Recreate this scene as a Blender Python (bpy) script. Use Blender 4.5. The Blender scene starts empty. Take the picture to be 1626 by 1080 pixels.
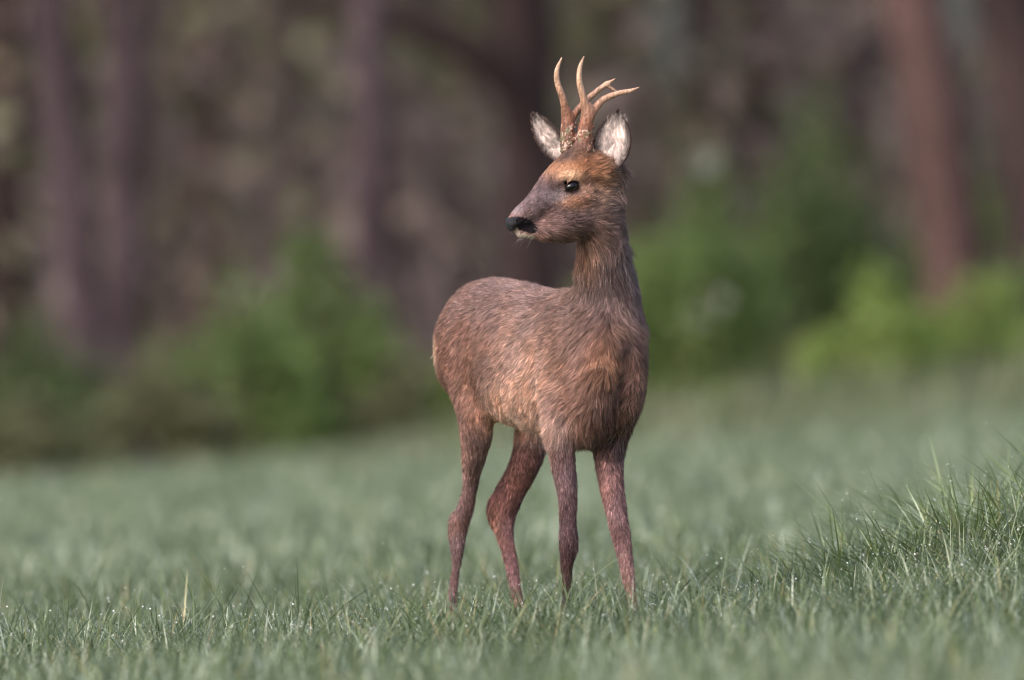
import bpy, math, random
import numpy as np
from mathutils import Vector, kdtree

# ------------------------------------------------------------------ camera, sky, sun, exposure
scene = bpy.context.scene
COL = scene.collection
CAM_H, CAM_D, FPX = 0.70, 26.0, 1626 * 500 / 36.0      # camera height, distance to the deer, focal length in photo pixels
HORIZON = 431.0
cam_data = bpy.data.cameras.new('camera')
cam_data.sensor_width = 36.0
cam_data.lens = 500.0
cam_data.clip_start = 0.5
cam_data.clip_end = 3000.0
cam_data.dof.use_dof = True
cam_data.dof.focus_distance = CAM_D - 0.22
cam_data.dof.aperture_fstop = 4.0
cam = bpy.data.objects.new('camera', cam_data)
cam.location = (0, -CAM_D, CAM_H)
cam.rotation_euler = (math.radians(90) - math.atan((540 - HORIZON) / FPX), 0, 0)
COL.objects.link(cam)
scene.camera = cam

SUN_ELEV, SUN_AZ = math.radians(42), math.radians(222)   # azimuth: direction the light comes from, clockwise from +Y
world = bpy.data.worlds.new('World')
scene.world = world
world.use_nodes = True
wn = world.node_tree
sky = wn.nodes.new('ShaderNodeTexSky')
sky.sky_type = 'NISHITA'
sky.sun_disc = False
sky.sun_elevation = SUN_ELEV
sky.sun_rotation = SUN_AZ
sky.air_density = 1.0
sky.dust_density = 5.0
sky.ozone_density = 1.0
wn.links.new(sky.outputs[0], wn.nodes['Background'].inputs[0])
wn.nodes['Background'].inputs[1].default_value = 0.15
sun_data = bpy.data.lights.new('sun', 'SUN')
sun_data.energy = 1.0
sun_data.angle = math.radians(35)
sun_data.color = (1.0, 0.96, 0.93)
sun = bpy.data.objects.new('sun', sun_data)
sd = Vector((math.sin(SUN_AZ) * math.cos(SUN_ELEV), math.cos(SUN_AZ) * math.cos(SUN_ELEV), math.sin(SUN_ELEV)))
sun.rotation_euler = sd.to_track_quat('Z', 'Y').to_euler()
COL.objects.link(sun)
scene.view_settings.view_transform = 'Standard'
scene.view_settings.look = 'None'
scene.view_settings.exposure = 0.8
scene.view_settings.gamma = 1.0
scene.view_settings.use_curve_mapping = False
scene.cycles.use_denoising = True
scene.cycles.filter_width = 1.1
scene.cycles.max_bounces = 6
scene.cycles.diffuse_bounces = 3
scene.cycles.glossy_bounces = 2
scene.cycles.transmission_bounces = 4
scene.cycles.sample_clamp_indirect = 6.0

# ------------------------------------------------------------------ helpers
def W(px, row, y=0.0):
    """a photo pixel at a known depth (metres behind the deer) as a world point"""
    D = CAM_D + y
    return np.array([(px - 813.0) * D / FPX, y, CAM_H - (row - HORIZON) * D / FPX])

def lin(c):
    c = np.asarray(c, float) / 255.0
    return np.where(c <= 0.04045, c / 12.92, ((c + 0.055) / 1.055) ** 2.4)

def _hash(i, j, k, seed):
    h = (i.astype(np.int64) * 374761393 + j.astype(np.int64) * 668265263 + k.astype(np.int64) * 2147483647 + seed * 974634777) & 0xFFFFFFFF
    h = ((h ^ (h >> 13)) * 1274126177) & 0xFFFFFFFF
    h = (h ^ (h >> 16)) & 0xFFFF
    return h / 65535.0

def noise(p, scale=1.0, seed=0):
    """value noise in 0..1 at the rows of p"""
    q = np.asarray(p, float) * scale
    if q.shape[1] == 2:
        q = np.concatenate([q, np.zeros((len(q), 1))], 1)
    f = np.floor(q); t = q - f; t = t * t * (3 - 2 * t); f = f.astype(np.int64)
    out = 0
    for a in (0, 1):
        for b in (0, 1):
            for c in (0, 1):
                w = (t[:, 0] if a else 1 - t[:, 0]) * (t[:, 1] if b else 1 - t[:, 1]) * (t[:, 2] if c else 1 - t[:, 2])
                out = out + w * _hash(f[:, 0] + a, f[:, 1] + b, f[:, 2] + c, seed)
    return out

def mesh_np(name, verts, loops, starts, totals, cols=None, smooth=True):
    me = bpy.data.meshes.new(name)
    me.vertices.add(len(verts)); me.vertices.foreach_set('co', np.ascontiguousarray(verts, np.float32).ravel())
    me.loops.add(len(loops)); me.loops.foreach_set('vertex_index', np.ascontiguousarray(loops, np.int32))
    me.polygons.add(len(starts)); me.polygons.foreach_set('loop_start', np.ascontiguousarray(starts, np.int32))
    try:
        me.polygons.foreach_set('loop_total', np.ascontiguousarray(totals, np.int32))
    except Exception:
        pass
    if cols is not None:
        a = me.attributes.new('Col', 'FLOAT_COLOR', 'POINT')
        c4 = np.ones((len(verts), 4), np.float32); c4[:, :3] = cols
        a.data.foreach_set('color', c4.ravel())
    me.update(calc_edges=True)
    if smooth:
        me.polygons.foreach_set('use_smooth', np.ones(len(starts), bool))
    return me

def mesh_quads(name, verts, quads, cols=None, smooth=True):
    quads = np.asarray(quads, np.int32); n = len(quads); k = quads.shape[1]
    return mesh_np(name, verts, quads.ravel(), np.arange(n) * k, np.full(n, k), cols, smooth)

def mesh_list(name, verts, faces, cols=None, smooth=True):
    loops = np.concatenate([np.asarray(f) for f in faces]); tot = np.array([len(f) for f in faces])
    return mesh_np(name, np.asarray(verts), loops, np.concatenate([[0], np.cumsum(tot)[:-1]]), tot, cols, smooth)

def obj(name, me, mat=None, parent=None, **props):
    o = bpy.data.objects.new(name, me)
    COL.objects.link(o)
    if mat is not None:
        me.materials.append(mat) if not me.materials else None
    if parent is not None:
        o.parent = parent
    for k, v in props.items():
        o[k] = v
    return o

def empty(name, loc, **props):
    o = bpy.data.objects.new(name, None)
    o.location = loc; o.empty_display_size = 0.1
    COL.objects.link(o)
    for k, v in props.items():
        o[k] = v
    return o

def mat_attr(name, rough=0.6, spec=0.3, translucent=0.0, nscale=0, namt=0.0, bump=0.0, bscale=60, sheen=0.0, coat=0.0):
    """material that takes its colour from the 'Col' attribute, broken up by noise"""
    m = bpy.data.materials.new(name); m.use_nodes = True
    nt = m.node_tree; b = nt.nodes['Principled BSDF']; out = nt.nodes['Material Output']
    at = nt.nodes.new('ShaderNodeAttribute'); at.attribute_name = 'Col'
    src = at.outputs['Color']
    if namt > 0:
        tx = nt.nodes.new('ShaderNodeTexNoise'); tx.inputs['Scale'].default_value = nscale; tx.inputs['Detail'].default_value = 4
        tc = nt.nodes.new('ShaderNodeTexCoord'); nt.links.new(tc.outputs['Object'], tx.inputs['Vector'])
        mr = nt.nodes.new('ShaderNodeMapRange'); mr.inputs['To Min'].default_value = 1 - namt; mr.inputs['To Max'].default_value = 1 + namt
        nt.links.new(tx.outputs['Fac'], mr.inputs['Value'])
        mx = nt.nodes.new('ShaderNodeVectorMath'); mx.operation = 'SCALE'
        nt.links.new(src, mx.inputs[0]); nt.links.new(mr.outputs[0], mx.inputs['Scale'])
        src = mx.outputs[0]
    nt.links.new(src, b.inputs['Base Color'])
    b.inputs['Roughness'].default_value = rough
    b.inputs['Specular IOR Level'].default_value = spec
    b.inputs['Coat Weight'].default_value = coat
    if bump > 0:
        tb = nt.nodes.new('ShaderNodeTexNoise'); tb.inputs['Scale'].default_value = bscale; tb.inputs['Detail'].default_value = 5
        tc2 = nt.nodes.new('ShaderNodeTexCoord'); nt.links.new(tc2.outputs['Object'], tb.inputs['Vector'])
        bp = nt.nodes.new('ShaderNodeBump'); bp.inputs['Strength'].default_value = bump; bp.inputs['Distance'].default_value = 0.01
        nt.links.new(tb.outputs['Fac'], bp.inputs['Height']); nt.links.new(bp.outputs[0], b.inputs['Normal'])
    if translucent > 0:
        tr = nt.nodes.new('ShaderNodeBsdfTranslucent'); nt.links.new(src, tr.inputs['Color'])
        ms = nt.nodes.new('ShaderNodeMixShader'); ms.inputs[0].default_value = translucent
        nt.links.new(b.outputs[0], ms.inputs[1]); nt.links.new(tr.outputs[0], ms.inputs[2])
        nt.links.new(ms.outputs[0], out.inputs['Surface'])
    return m

M_GRASS = mat_attr('grass_blade', rough=0.33, spec=0.55, translucent=0.22)
M_LEAF = mat_attr('leaf', rough=0.5, spec=0.3, translucent=0.3)
M_BARK = mat_attr('bark', rough=0.9, spec=0.1, nscale=14, namt=0.5, bump=0.8, bscale=25)
M_TWIG = mat_attr('twig', rough=0.9, spec=0.1)
M_FUR = mat_attr('deer_fur', rough=0.55, spec=0.25)
M_SKIN = mat_attr('deer_hide', rough=0.8, spec=0.1, nscale=260, namt=0.35, bump=0.5, bscale=300)
M_ANTLER = mat_attr('antler_bone', rough=0.42, spec=0.4, nscale=90, namt=0.3, bump=0.35, bscale=220)
M_NOSE = mat_attr('wet_nose', rough=0.38, spec=0.4, bump=0.5, bscale=700)
M_EYE = mat_attr('eye_gloss', rough=0.09, spec=0.5)
M_HOOF = mat_attr('hoof_horn', rough=0.45, spec=0.4)
M_DEW = mat_attr('dew_drop', rough=0.08, spec=1.0, coat=1.0)

def ground_z(x, y):
    x = np.asarray(x, float); y = np.asarray(y, float)
    z = (0.055 + 0.035 * np.clip(y / 28, 0, 1)) * 6 * np.tanh(x / 6)
    z = z + 0.12 * np.exp(-((x - 1.0) / 0.42) ** 2 - ((y - 0.5) / 1.3) ** 2)
    p = np.stack([np.ravel(x), np.ravel(y)], 1)
    b = (noise(p, 1.3, 3) - 0.5) * 0.03 + (noise(p, 4.0, 4) - 0.5) * 0.012
    return z + b.reshape(z.shape) * np.clip(1.2 - np.abs(x - 0.05) * 0.0, 0, 1)

# ------------------------------------------------------------------ ground
def make_ground():
    xs = np.concatenate([np.linspace(-900, -12, 24), np.linspace(-11, 11, 180), np.linspace(12, 900, 24)])
    ys = np.concatenate([np.linspace(-60, -10, 20), np.linspace(-9.5, 70, 320), np.linspace(75, 1400, 40)])
    X, Y = np.meshgrid(xs, ys, indexing='ij')
    Z = ground_z(X, Y)
    v = np.stack([X.ravel(), Y.ravel(), Z.ravel()], 1)
    nx, ny = len(xs), len(ys)
    i, j = np.meshgrid(np.arange(nx - 1), np.arange(ny - 1), indexing='ij')
    a = (i * ny + j).ravel()
    me = mesh_quads('ground', v, np.stack([a, a + ny, a + ny + 1, a + 1], 1))
    m = bpy.data.materials.new('meadow_soil'); m.use_nodes = True
    nt = m.node_tree; b = nt.nodes['Principled BSDF']; b.inputs['Roughness'].default_value = 0.95; b.inputs['Specular IOR Level'].default_value = 0.1
    tc = nt.nodes.new('ShaderNodeTexCoord')
    n1 = nt.nodes.new('ShaderNodeTexNoise'); n1.inputs['Scale'].default_value = 6; n1.inputs['Detail'].default_value = 6
    nt.links.new(tc.outputs['Object'], n1.inputs['Vector'])
    r1 = nt.nodes.new('ShaderNodeValToRGB')
    r1.color_ramp.elements[0].position = 0.3; r1.color_ramp.elements[0].color = (0.05, 0.075, 0.035, 1)
    r1.color_ramp.elements[1].position = 0.7; r1.color_ramp.elements[1].color = (0.11, 0.15, 0.085, 1)
    nt.links.new(n1.outputs['Fac'], r1.inputs[0])
    r2 = nt.nodes.new('ShaderNodeValToRGB')       # leaf litter under the trees
    r2.color_ramp.elements[0].position = 0.3; r2.color_ramp.elements[0].color = (0.05, 0.036, 0.028, 1)
    r2.color_ramp.elements[1].position = 0.7; r2.color_ramp.elements[1].color = (0.12, 0.085, 0.065, 1)
    nt.links.new(n1.outputs['Fac'], r2.inputs[0])
    sx = nt.nodes.new('ShaderNodeSeparateXYZ'); nt.links.new(tc.outputs['Object'], sx.inputs[0])
    mr = nt.nodes.new('ShaderNodeMapRange'); mr.inputs['From Min'].default_value = 29; mr.inputs['From Max'].default_value = 33
    nt.links.new(sx.outputs['Y'], mr.inputs['Value'])
    mx = nt.nodes.new('ShaderNodeMix'); mx.data_type = 'RGBA'
    nt.links.new(mr.outputs[0], mx.inputs['Factor']); nt.links.new(r1.outputs[0], mx.inputs['A']); nt.links.new(r2.outputs[0], mx.inputs['B'])
    nt.links.new(mx.outputs['Result'], b.inputs['Base Color'])
    obj('ground', me, m, kind='structure', label='gently sloping meadow ground running under the trees', category='ground')
make_ground()

# ------------------------------------------------------------------ grass
GREENS = lin([(92, 106, 70), (106, 118, 86), (78, 92, 62), (118, 128, 104), (140, 148, 132), (176, 182, 174), (142, 134, 92), (170, 150, 112)]) * np.array([0.98, 1.05, 0.93])
GREEN_P = np.array([0.25, 0.22, 0.20, 0.15, 0.09, 0.085, 0.035, 0.015])

def blades(rng, x, y, h, w, nseg, lean=(0.15, 0.9), curl=(0.0, 0.9), az=None, cols=None, zoff=-0.006):
    """vertices, faces and colours of bent grass blades rooted at x, y"""
    n = len(x)
    az = rng.uniform(0, 2 * np.pi, n) if az is None else az
    le = rng.uniform(lean[0], lean[1], n); cu = rng.uniform(curl[0], curl[1], n)
    fa = az + np.pi / 2 + rng.normal(0, 0.5, n)
    t = np.linspace(0, 1, nseg + 1)[None, :]
    out = h[:, None] * (le[:, None] * t * 0.6 + cu[:, None] * t ** 2 * 0.7)
    up = h[:, None] * (t - 0.36 * cu[:, None] * t ** 2.4 - 0.12 * le[:, None] * t)
    z0 = ground_z(x, y) + zoff
    cx = x[:, None] + np.cos(az)[:, None] * out; cy = y[:, None] + np.sin(az)[:, None] * out; cz = z0[:, None] + up
    ww = w[:, None] * 0.5 * np.clip(0.75 + 0.6 * t - 1.35 * t ** 2.2, 0, None)
    ox = np.cos(fa)[:, None] * ww; oy = np.sin(fa)[:, None] * ww
    k = 2 * nseg + 1
    V = np.zeros((n, k, 3), np.float32)
    V[:, 0:2 * nseg:2, 0] = (cx - ox)[:, :nseg]; V[:, 0:2 * nseg:2, 1] = (cy - oy)[:, :nseg]; V[:, 0:2 * nseg:2, 2] = cz[:, :nseg]
    V[:, 1:2 * nseg:2, 0] = (cx + ox)[:, :nseg]; V[:, 1:2 * nseg:2, 1] = (cy + oy)[:, :nseg]; V[:, 1:2 * nseg:2, 2] = cz[:, :nseg]
    V[:, -1, 0] = cx[:, -1]; V[:, -1, 1] = cy[:, -1]; V[:, -1, 2] = cz[:, -1]
    pat = []; tot = []
    for s in range(nseg - 1):
        pat += [2 * s, 2 * s + 1, 2 * s + 3, 2 * s + 2]; tot.append(4)
    pat += [2 * nseg - 2, 2 * nseg - 1, 2 * nseg]; tot.append(3)
    loops = (np.arange(n)[:, None] * k + np.array(pat)[None, :]).ravel()
    tots = np.tile(np.array(tot), n)
    if cols is None:
        cols = GREENS[rng.choice(len(GREENS), n, p=GREEN_P / GREEN_P.sum())] * rng.uniform(0.75, 1.2, (n, 1))
    C = np.repeat(cols[:, None, :], k, 1)
    return V.reshape(-1, 3), loops, tots, C.reshape(-1, 3), V[:, -1, :]

def join(parts):
    vs, ls, ts, cs, off = [], [], [], [], 0
    for V, l, t, c, _ in parts:
        vs.append(V); ls.append(l + off); ts.append(t); cs.append(c); off += len(V)
    T = np.concatenate(ts)
    return np.concatenate(vs), np.concatenate(ls), np.concatenate([[0], np.cumsum(T)[:-1]]), T, np.concatenate(cs)

def scatter(rng, n, x0, x1, y0, y1, clump=0.5, scale=5.0):
    m = int(n * 1.7)
    # the strip widens with distance like the view does
    y = rng.uniform(y0, y1, m); x = rng.uniform(x0, x1, m) * (CAM_D + y) / (CAM_D + y0)
    d = noise(np.stack([x, y], 1), scale, 21)
    k = rng.uniform(0, 1, m) < (1 - clump) + clump * np.clip((d - 0.25) * 2.2, 0, 1)
    return x[k][:n], y[k][:n]

def make_grass():
    rng = np.random.default_rng(5)
    tips = []
    parts = []
    # foreground, out of focus
    x, y = scatter(rng, 42000, -1.35, 1.35, -8.0, -1.8)
    hm = 0.7 + 0.7 * noise(np.stack([x, y], 1), 2.2, 8)
    parts.append(blades(rng, x, y, rng.uniform(0.075, 0.15, len(x)) * hm, rng.uniform(0.0035, 0.007, len(x)), 3, cols=GREENS[rng.choice(7, len(x), p=[.2, .2, .14, .18, .12, .12, .04])] * rng.uniform(0.75, 1.25, (len(x), 1))))
    # the band around the deer
    x, y = scatter(rng, 125000, -1.6, 1.6, -1.8, 4.5)
    hm = 0.7 + 0.7 * noise(np.stack([x, y], 1), 2.2, 8)
    parts.append(blades(rng, x, y, rng.uniform(0.06, 0.15, len(x)) * hm, rng.uniform(0.0022, 0.0048, len(x)), 4, lean=(0.15, 1.2), curl=(0, 1.4)))
    tips.append(parts[-1][4])
    # farther meadow up to the wood
    x, y = scatter(rng, 108000, -2.2, 2.2, 4.5, 32.5, 0.35, 2.0)
    hm = 0.75 + 0.6 * noise(np.stack([x, y], 1), 1.2, 8)
    far = GREENS[rng.choice([0, 1, 2, 3, 4, 5], len(x), p=[.1, .15, .1, .3, .25, .1])] * rng.uniform(0.8, 1.15, (len(x), 1))
    parts.append(blades(rng, x, y, rng.uniform(0.07, 0.14, len(x)) * hm, rng.uniform(0.007, 0.014, len(x)), 3, cols=far))
    # rank growth along the foot of the wood, higher on the bank side
    x, y = scatter(rng, 34000, -3.6, 3.6, 21.0, 33.5, 0.6, 1.1)
    hm = (0.35 + 0.9 * noise(np.stack([x, y], 1), 0.9, 18)) * (0.75 + 0.25 * np.clip(x, -1.5, 2)) * np.clip((y - 19.5) / 8, 0.3, 1)
    rk = lin([(108, 122, 84), (122, 130, 98), (94, 108, 72), (128, 122, 96)])[rng.integers(0, 4, len(x))] * rng.uniform(0.75, 1.2, (len(x), 1))
    parts.append(blades(rng, x, y, rng.uniform(0.12, 0.36, len(x)) * hm, rng.uniform(0.008, 0.018, len(x)), 3, cols=rk))
    me = mesh_np('meadow_grass', *join(parts))
    obj('meadow_grass', me, M_GRASS, kind='stuff', label='short dewy meadow grass covering the open ground', category='grass')

    # taller tufts on the bank and stray long blades
    parts = []
    cents = [(1.02, 0.15, 0.25, 420), (0.84, 0.25, 0.23, 380), (1.18, 0.05, 0.25, 360), (0.70, 0.15, 0.21, 260), (1.1, 0.7, 0.29, 380), (0.88, 1.0, 0.27, 340), (1.3, 0.5, 0.29, 300), (0.62, 0.55, 0.21, 200),
             (0.55, 0.9, 0.17, 160), (0.52, -0.1, 0.15, 140), (1.25, 1.9, 0.3, 260), (0.95, 2.0, 0.27, 240), (0.75, 1.7, 0.24, 200), (-0.62, -0.1, 0.13, 120), (-0.95, 0.2, 0.14, 120), (-0.36, -0.25, 0.12, 90), (0.1, -0.45, 0.13, 110),
             (0.3, -0.45, 0.13, 110), (-0.12, -0.1, 0.12, 80), (0.42, -0.4, 0.14, 110), (-0.8, -0.5, 0.13, 120), (-0.2, 0.5, 0.13, 100), (-1.1, -0.3, 0.13, 100), (0.9, -0.6, 0.14, 120), (0.66, -0.7, 0.13, 110)]
    for cx, cy, h, n in cents:
        n = int(n * 0.8)
        r = np.abs(rng.normal(0, 0.09, n)); a = rng.uniform(0, 2 * np.pi, n)
        x = cx + r * np.cos(a); y = cy + r * np.sin(a)
        parts.append(blades(rng, x, y, rng.uniform(0.45, 1.05, n) * h, rng.uniform(0.003, 0.006, n), 6, lean=(0.15, 1.3), curl=(0, 1.5), az=a + rng.normal(0, 0.7, n), cols=GREENS[rng.choice(7, n, p=[.2, .22, .1, .2, .15, .1, .03])] * rng.uniform(0.95, 1.5, (n, 1)) * np.array([1.04, 1.06, 0.86])))
        tips.append(parts[-1][4])
    n = 520
    x = rng.uniform(-1.2, 1.3, n); y = rng.uniform(-1.2, 2.4, n)
    parts.append(blades(rng, x, y, rng.uniform(0.15, 0.23, n), rng.uniform(0.003, 0.005, n), 6, lean=(0.1, 0.9), curl=(0, 1.3)))
    tips.append(parts[-1][4])
    n = 3200
    x = rng.uniform(-1.3, 1.35, n); y = rng.uniform(-1.6, 2.6, n)
    parts.append(blades(rng, x, y, rng.uniform(0.12, 0.20, n), rng.uniform(0.0018, 0.0036, n), 6, lean=(0.2, 1.3), curl=(0.1, 1.7)))
    tips.append(parts[-1][4])
    # single long blades seen against the legs and the bank
    for px, row, y, h, az, le, cu in [(874, 1035, -0.44, 0.28, 0.1, 0.3, 0.6), (1026, 1035, -0.44, 0.24, 3.05, 0.3, 0.4), (806, 1020, -0.42, 0.21, 2.7, 0.4, 0.1), (818, 1020, -0.42, 0.19, 0.4, 0.7, 0.9), (735, 1020, -0.1, 0.19, 2.9, 0.2, 0.1),
                                      (1385, 940, 0.1, 0.29, 2.8, 0.45, 0.25), (1400, 940, 0.1, 0.24, 2.95, 0.9, 0.7), (1370, 940, 0.12, 0.24, 2.95, 0.7, 0.4), (1440, 900, 0.3, 0.29, 2.6, 0.4, 0.15), (1215, 980, 0.0, 0.2, 2.6, 0.5, 0.1), (545, 1010, 0.0, 0.17, 2.4, 0.5, 0.1)]:
        p = W(px, row, y)
        parts.append(blades(rng, p[0:1], p[1:2], np.array([h]), np.array([0.005]), 8, lean=(le, le), curl=(cu, cu), az=np.array([az]), cols=GREENS[3:4]))
    me = mesh_np('tall_grass', *join(parts))
    obj('tall_grass', me, M_GRASS, kind='stuff', label='taller loose grass tufts on the bank and stray long blades', category='grass')

    # dew drops on the tips
    T = np.concatenate(tips)
    T = T[(T[:, 1] > -1.7) & (T[:, 1] < 3.0)]
    T = T[rng.choice(len(T), min(8500, len(T)), replace=False)]
    r = rng.uniform(0.0006, 0.0012, len(T)) * np.where(rng.uniform(0, 1, len(T)) < 0.15, 1.7, 1.0)
    o = np.array([(1, 0, 0), (-1, 0, 0), (0, 1, 0), (0, -1, 0), (0, 0, 1), (0, 0, -1)], float)
    f = np.array([(0, 2, 4), (2, 1, 4), (1, 3, 4), (3, 0, 4), (2, 0, 5), (1, 2, 5), (3, 1, 5), (0, 3, 5)])
    # one subdivision of the octahedron
    vv = [tuple(q) for q in o]; ff = []; cache = {}
    def mid(a, b):
        key = (min(a, b), max(a, b))
        if key not in cache:
            q = (np.array(vv[a]) + np.array(vv[b])); vv.append(tuple(q / np.linalg.norm(q))); cache[key] = len(vv) - 1
        return cache[key]
    for a, b, c in f:
        ab, bc, ca = mid(a, b), mid(b, c), mid(c, a)
        ff += [(a, ab, ca), (ab, b, bc), (ca, bc, c), (ab, bc, ca)]
    vv = np.array(vv); ff = np.array(ff)
    V = (T[:, None, :] + vv[None] * r[:, None, None]).reshape(-1, 3)
    Fq = (ff[None] + (np.arange(len(T)) * len(vv))[:, None, None]).reshape(-1, 3)
    me = mesh_quads('dew', V, Fq, np.full((len(V), 3), 0.86))  # opaque near-white colour stands in for sky light refracted in each drop
    obj('dew', me, M_DEW, kind='stuff', label='tiny bright dew drops on the grass tips', category='dew')
make_grass()

# ------------------------------------------------------------------ wood: trees, shrubs, far wood
def tube(pts, rad, ns=12, seed=0, rough=0.08):
    """a bent tapered tube, uneven like bark"""
    pts = np.asarray(pts, float); n = len(pts)
    rng = np.random.default_rng(seed)
    tan = np.gradient(pts, axis=0); tan /= np.linalg.norm(tan, axis=1)[:, None] + 1e-9
    ref = np.array([1.0, 0.13, 0.0]) if abs(tan[0][2]) > 0.5 else np.array([0.0, 0.1, 1.0])
    u = ref - tan * (tan @ ref)[:, None]; u /= np.linalg.norm(u, axis=1)[:, None]
    w = np.cross(tan, u)
    a = np.linspace(0, 2 * np.pi, ns, endpoint=False)
    rr = np.asarray(rad)[:, None] * (1 + rough * rng.normal(0, 1, (n, ns)))
    V = pts[:, None, :] + rr[..., None] * (np.cos(a)[None, :, None] * u[:, None, :] + np.sin(a)[None, :, None] * w[:, None, :])
    i, j = np.meshgrid(np.arange(n - 1), np.arange(ns), indexing='ij')
    q = np.stack([i * ns + j, i * ns + (j + 1) % ns, (i + 1) * ns + (j + 1) % ns, (i + 1) * ns + j], -1).reshape(-1, 4)
    return V.reshape(-1, 3), q

def smooth_path(pts, n):
    pts = np.asarray(pts, float); t = np.linspace(0, len(pts) - 1, n)
    P = np.concatenate([[2 * pts[0] - pts[1]], pts, [2 * pts[-1] - pts[-2]]])
    i = np.clip(t.astype(int), 0, len(pts) - 2); f = (t - i)[:, None]
    if pts.ndim == 1:
        f = f[:, 0]
    a, b, c, d = P[i], P[i + 1], P[i + 2], P[i + 3]
    return 0.5 * ((2 * b) + (c - a) * f + (2 * a - 5 * b + 4 * c - d) * f ** 2 + (3 * b - a - 3 * c + d) * f ** 3)

def leaf_cloud(rng, cents, size, cols, droop=0.3):
    """pointed leaves (two triangles folded along the midrib) at the given points"""
    n = len(cents)
    d = rng.normal(0, 1, (n, 3)); d[:, 2] -= droop; d /= np.linalg.norm(d, axis=1)[:, None]
    s = np.cross(d, rng.normal(0, 1, (n, 3))); s /= np.linalg.norm(s, axis=1)[:, None] + 1e-9
    nn = np.cross(d, s)
    L = size[:, None]
    V = np.stack([cents, cents + d * L * 0.5 + s * L * 0.3 + nn * L * 0.1, cents + d * L, cents + d * L * 0.5 - s * L * 0.3 + nn * L * 0.1], 1).reshape(-1, 3)
    q = np.arange(n)[:, None] * 4 + np.arange(4)[None]
    return V, q, np.repeat(cols, 4, 0)

def make_tree(px_top, px_base, row_base, width, depth, label, cols, seed, limbs=(), name='pine_tree', lean_y=0.0, height=9.0):
    """a trunk standing on the ground at the given depth, limbs and a high crown"""
    rng = np.random.default_rng(seed)
    D = CAM_D + depth
    xb = (px_base - 813) * D / FPX
    zb = float(ground_z(np.array([xb]), np.array([depth]))[0])
    xt = (px_top - 813) * D / FPX
    zt = CAM_H + HORIZON * D / FPX                               # height where the trunk leaves the picture
    slope = (xt - xb) / max(zt - (CAM_H - (row_base - HORIZON) * D / FPX), 0.3)
    r = width * D / FPX / 2
    root = empty(name, (xb, depth, zb), label=label, category='tree', group='trees of the wood edge')
    hs = np.array([-0.12, 0.0, 0.1, 0.35, 0.8, 1.4, 2.2, 3.2, 4.6, 6.2, height])
    bend = np.where(hs < 3, slope * hs, slope * 3 + slope * 0.35 * (hs - 3))
    pts = np.stack([bend + rng.normal(0, 0.012, len(hs)), lean_y * hs + rng.normal(0, 0.01, len(hs)), hs], 1)
    rad = r * np.array([1.6, 1.4, 1.22, 1.08, 1.02, 1.0, 0.95, 0.88, 0.74, 0.5, 0.12])
    P = smooth_path(pts, 44); R = np.interp(np.linspace(0, 1, 44), np.linspace(0, 1, len(rad)), rad)
    V, q = tube(P, R, 14, seed, 0.05)
    c0 = lin(cols); nz = noise(V, 3.0, seed)[:, None]
    obj('trunk', mesh_quads('trunk', V, q, c0[0] * (1 - nz) + c0[1] * nz), M_BARK, root)
    for k, lb in enumerate(limbs):
        L = np.array([W(a, b, depth + dy) for a, b, dy in lb['pts']]) - np.array([xb, depth, zb])
        LP = smooth_path(L, 16); V, q = tube(LP, np.linspace(lb['w'][0], lb['w'][1], 16) * D / FPX / 2, 9, seed + k, 0.06)
        nz = noise(V, 4.0, seed)[:, None]
        obj('limb', mesh_quads('limb', V, q, c0[0] * (1 - nz) + c0[1] * nz), M_BARK, root)
    # small dead branches low on the trunk, live limbs in the crown
    for k in range(9):
        h = rng.uniform(0.9, 2.6) if k < 3 else rng.uniform(3.6, height - 1)
        b = np.array([np.interp(h, P[:, 2], P[:, 0]), np.interp(h, P[:, 2], P[:, 1]), h])
        a = rng.uniform(0, 2 * np.pi); ln = rng.uniform(0.25, 0.7) if k < 3 else rng.uniform(0.9, 2.0)
        e = b + ln * np.array([math.cos(a), math.sin(a), rng.uniform(-0.2, 0.5)])
        m = (b + e) / 2 + rng.normal(0, 0.05, 3)
        LP = smooth_path([b, m, e], 8); r0 = (0.012 if k < 3 else 0.035)
        V, q = tube(LP, np.linspace(r0, r0 * 0.3, 8), 6, seed + 50 + k)
        obj('branch', mesh_quads('branch', V, q, np.repeat(c0[:1], len(V), 0)), M_BARK, root)
    n = 1500
    u = rng.normal(0, 1, (n, 3)); u /= np.linalg.norm(u, axis=1)[:, None]
    lob = rng.integers(0, 9, n); lc = rng.normal(0, 1, (9, 3)) * np.array([1.1, 1.1, 1.6]) + np.array([bend[-1], lean_y * height, height - 2.6])
    cen = lc[lob] + u * rng.uniform(0.3, 1, (n, 1)) * 0.9
    cen[:, 2] = np.maximum(cen[:, 2], 3.4)
    pal = lin([(70, 84, 52), (88, 100, 60), (60, 74, 50), (100, 104, 66)])
    V, q, c = leaf_cloud(rng, cen, rng.uniform(0.12, 0.3, n), pal[rng.integers(0, 4, n)])
    obj('crown', mesh_quads('crown', V, q, c, False), M_LEAF, root)
    return root

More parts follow.
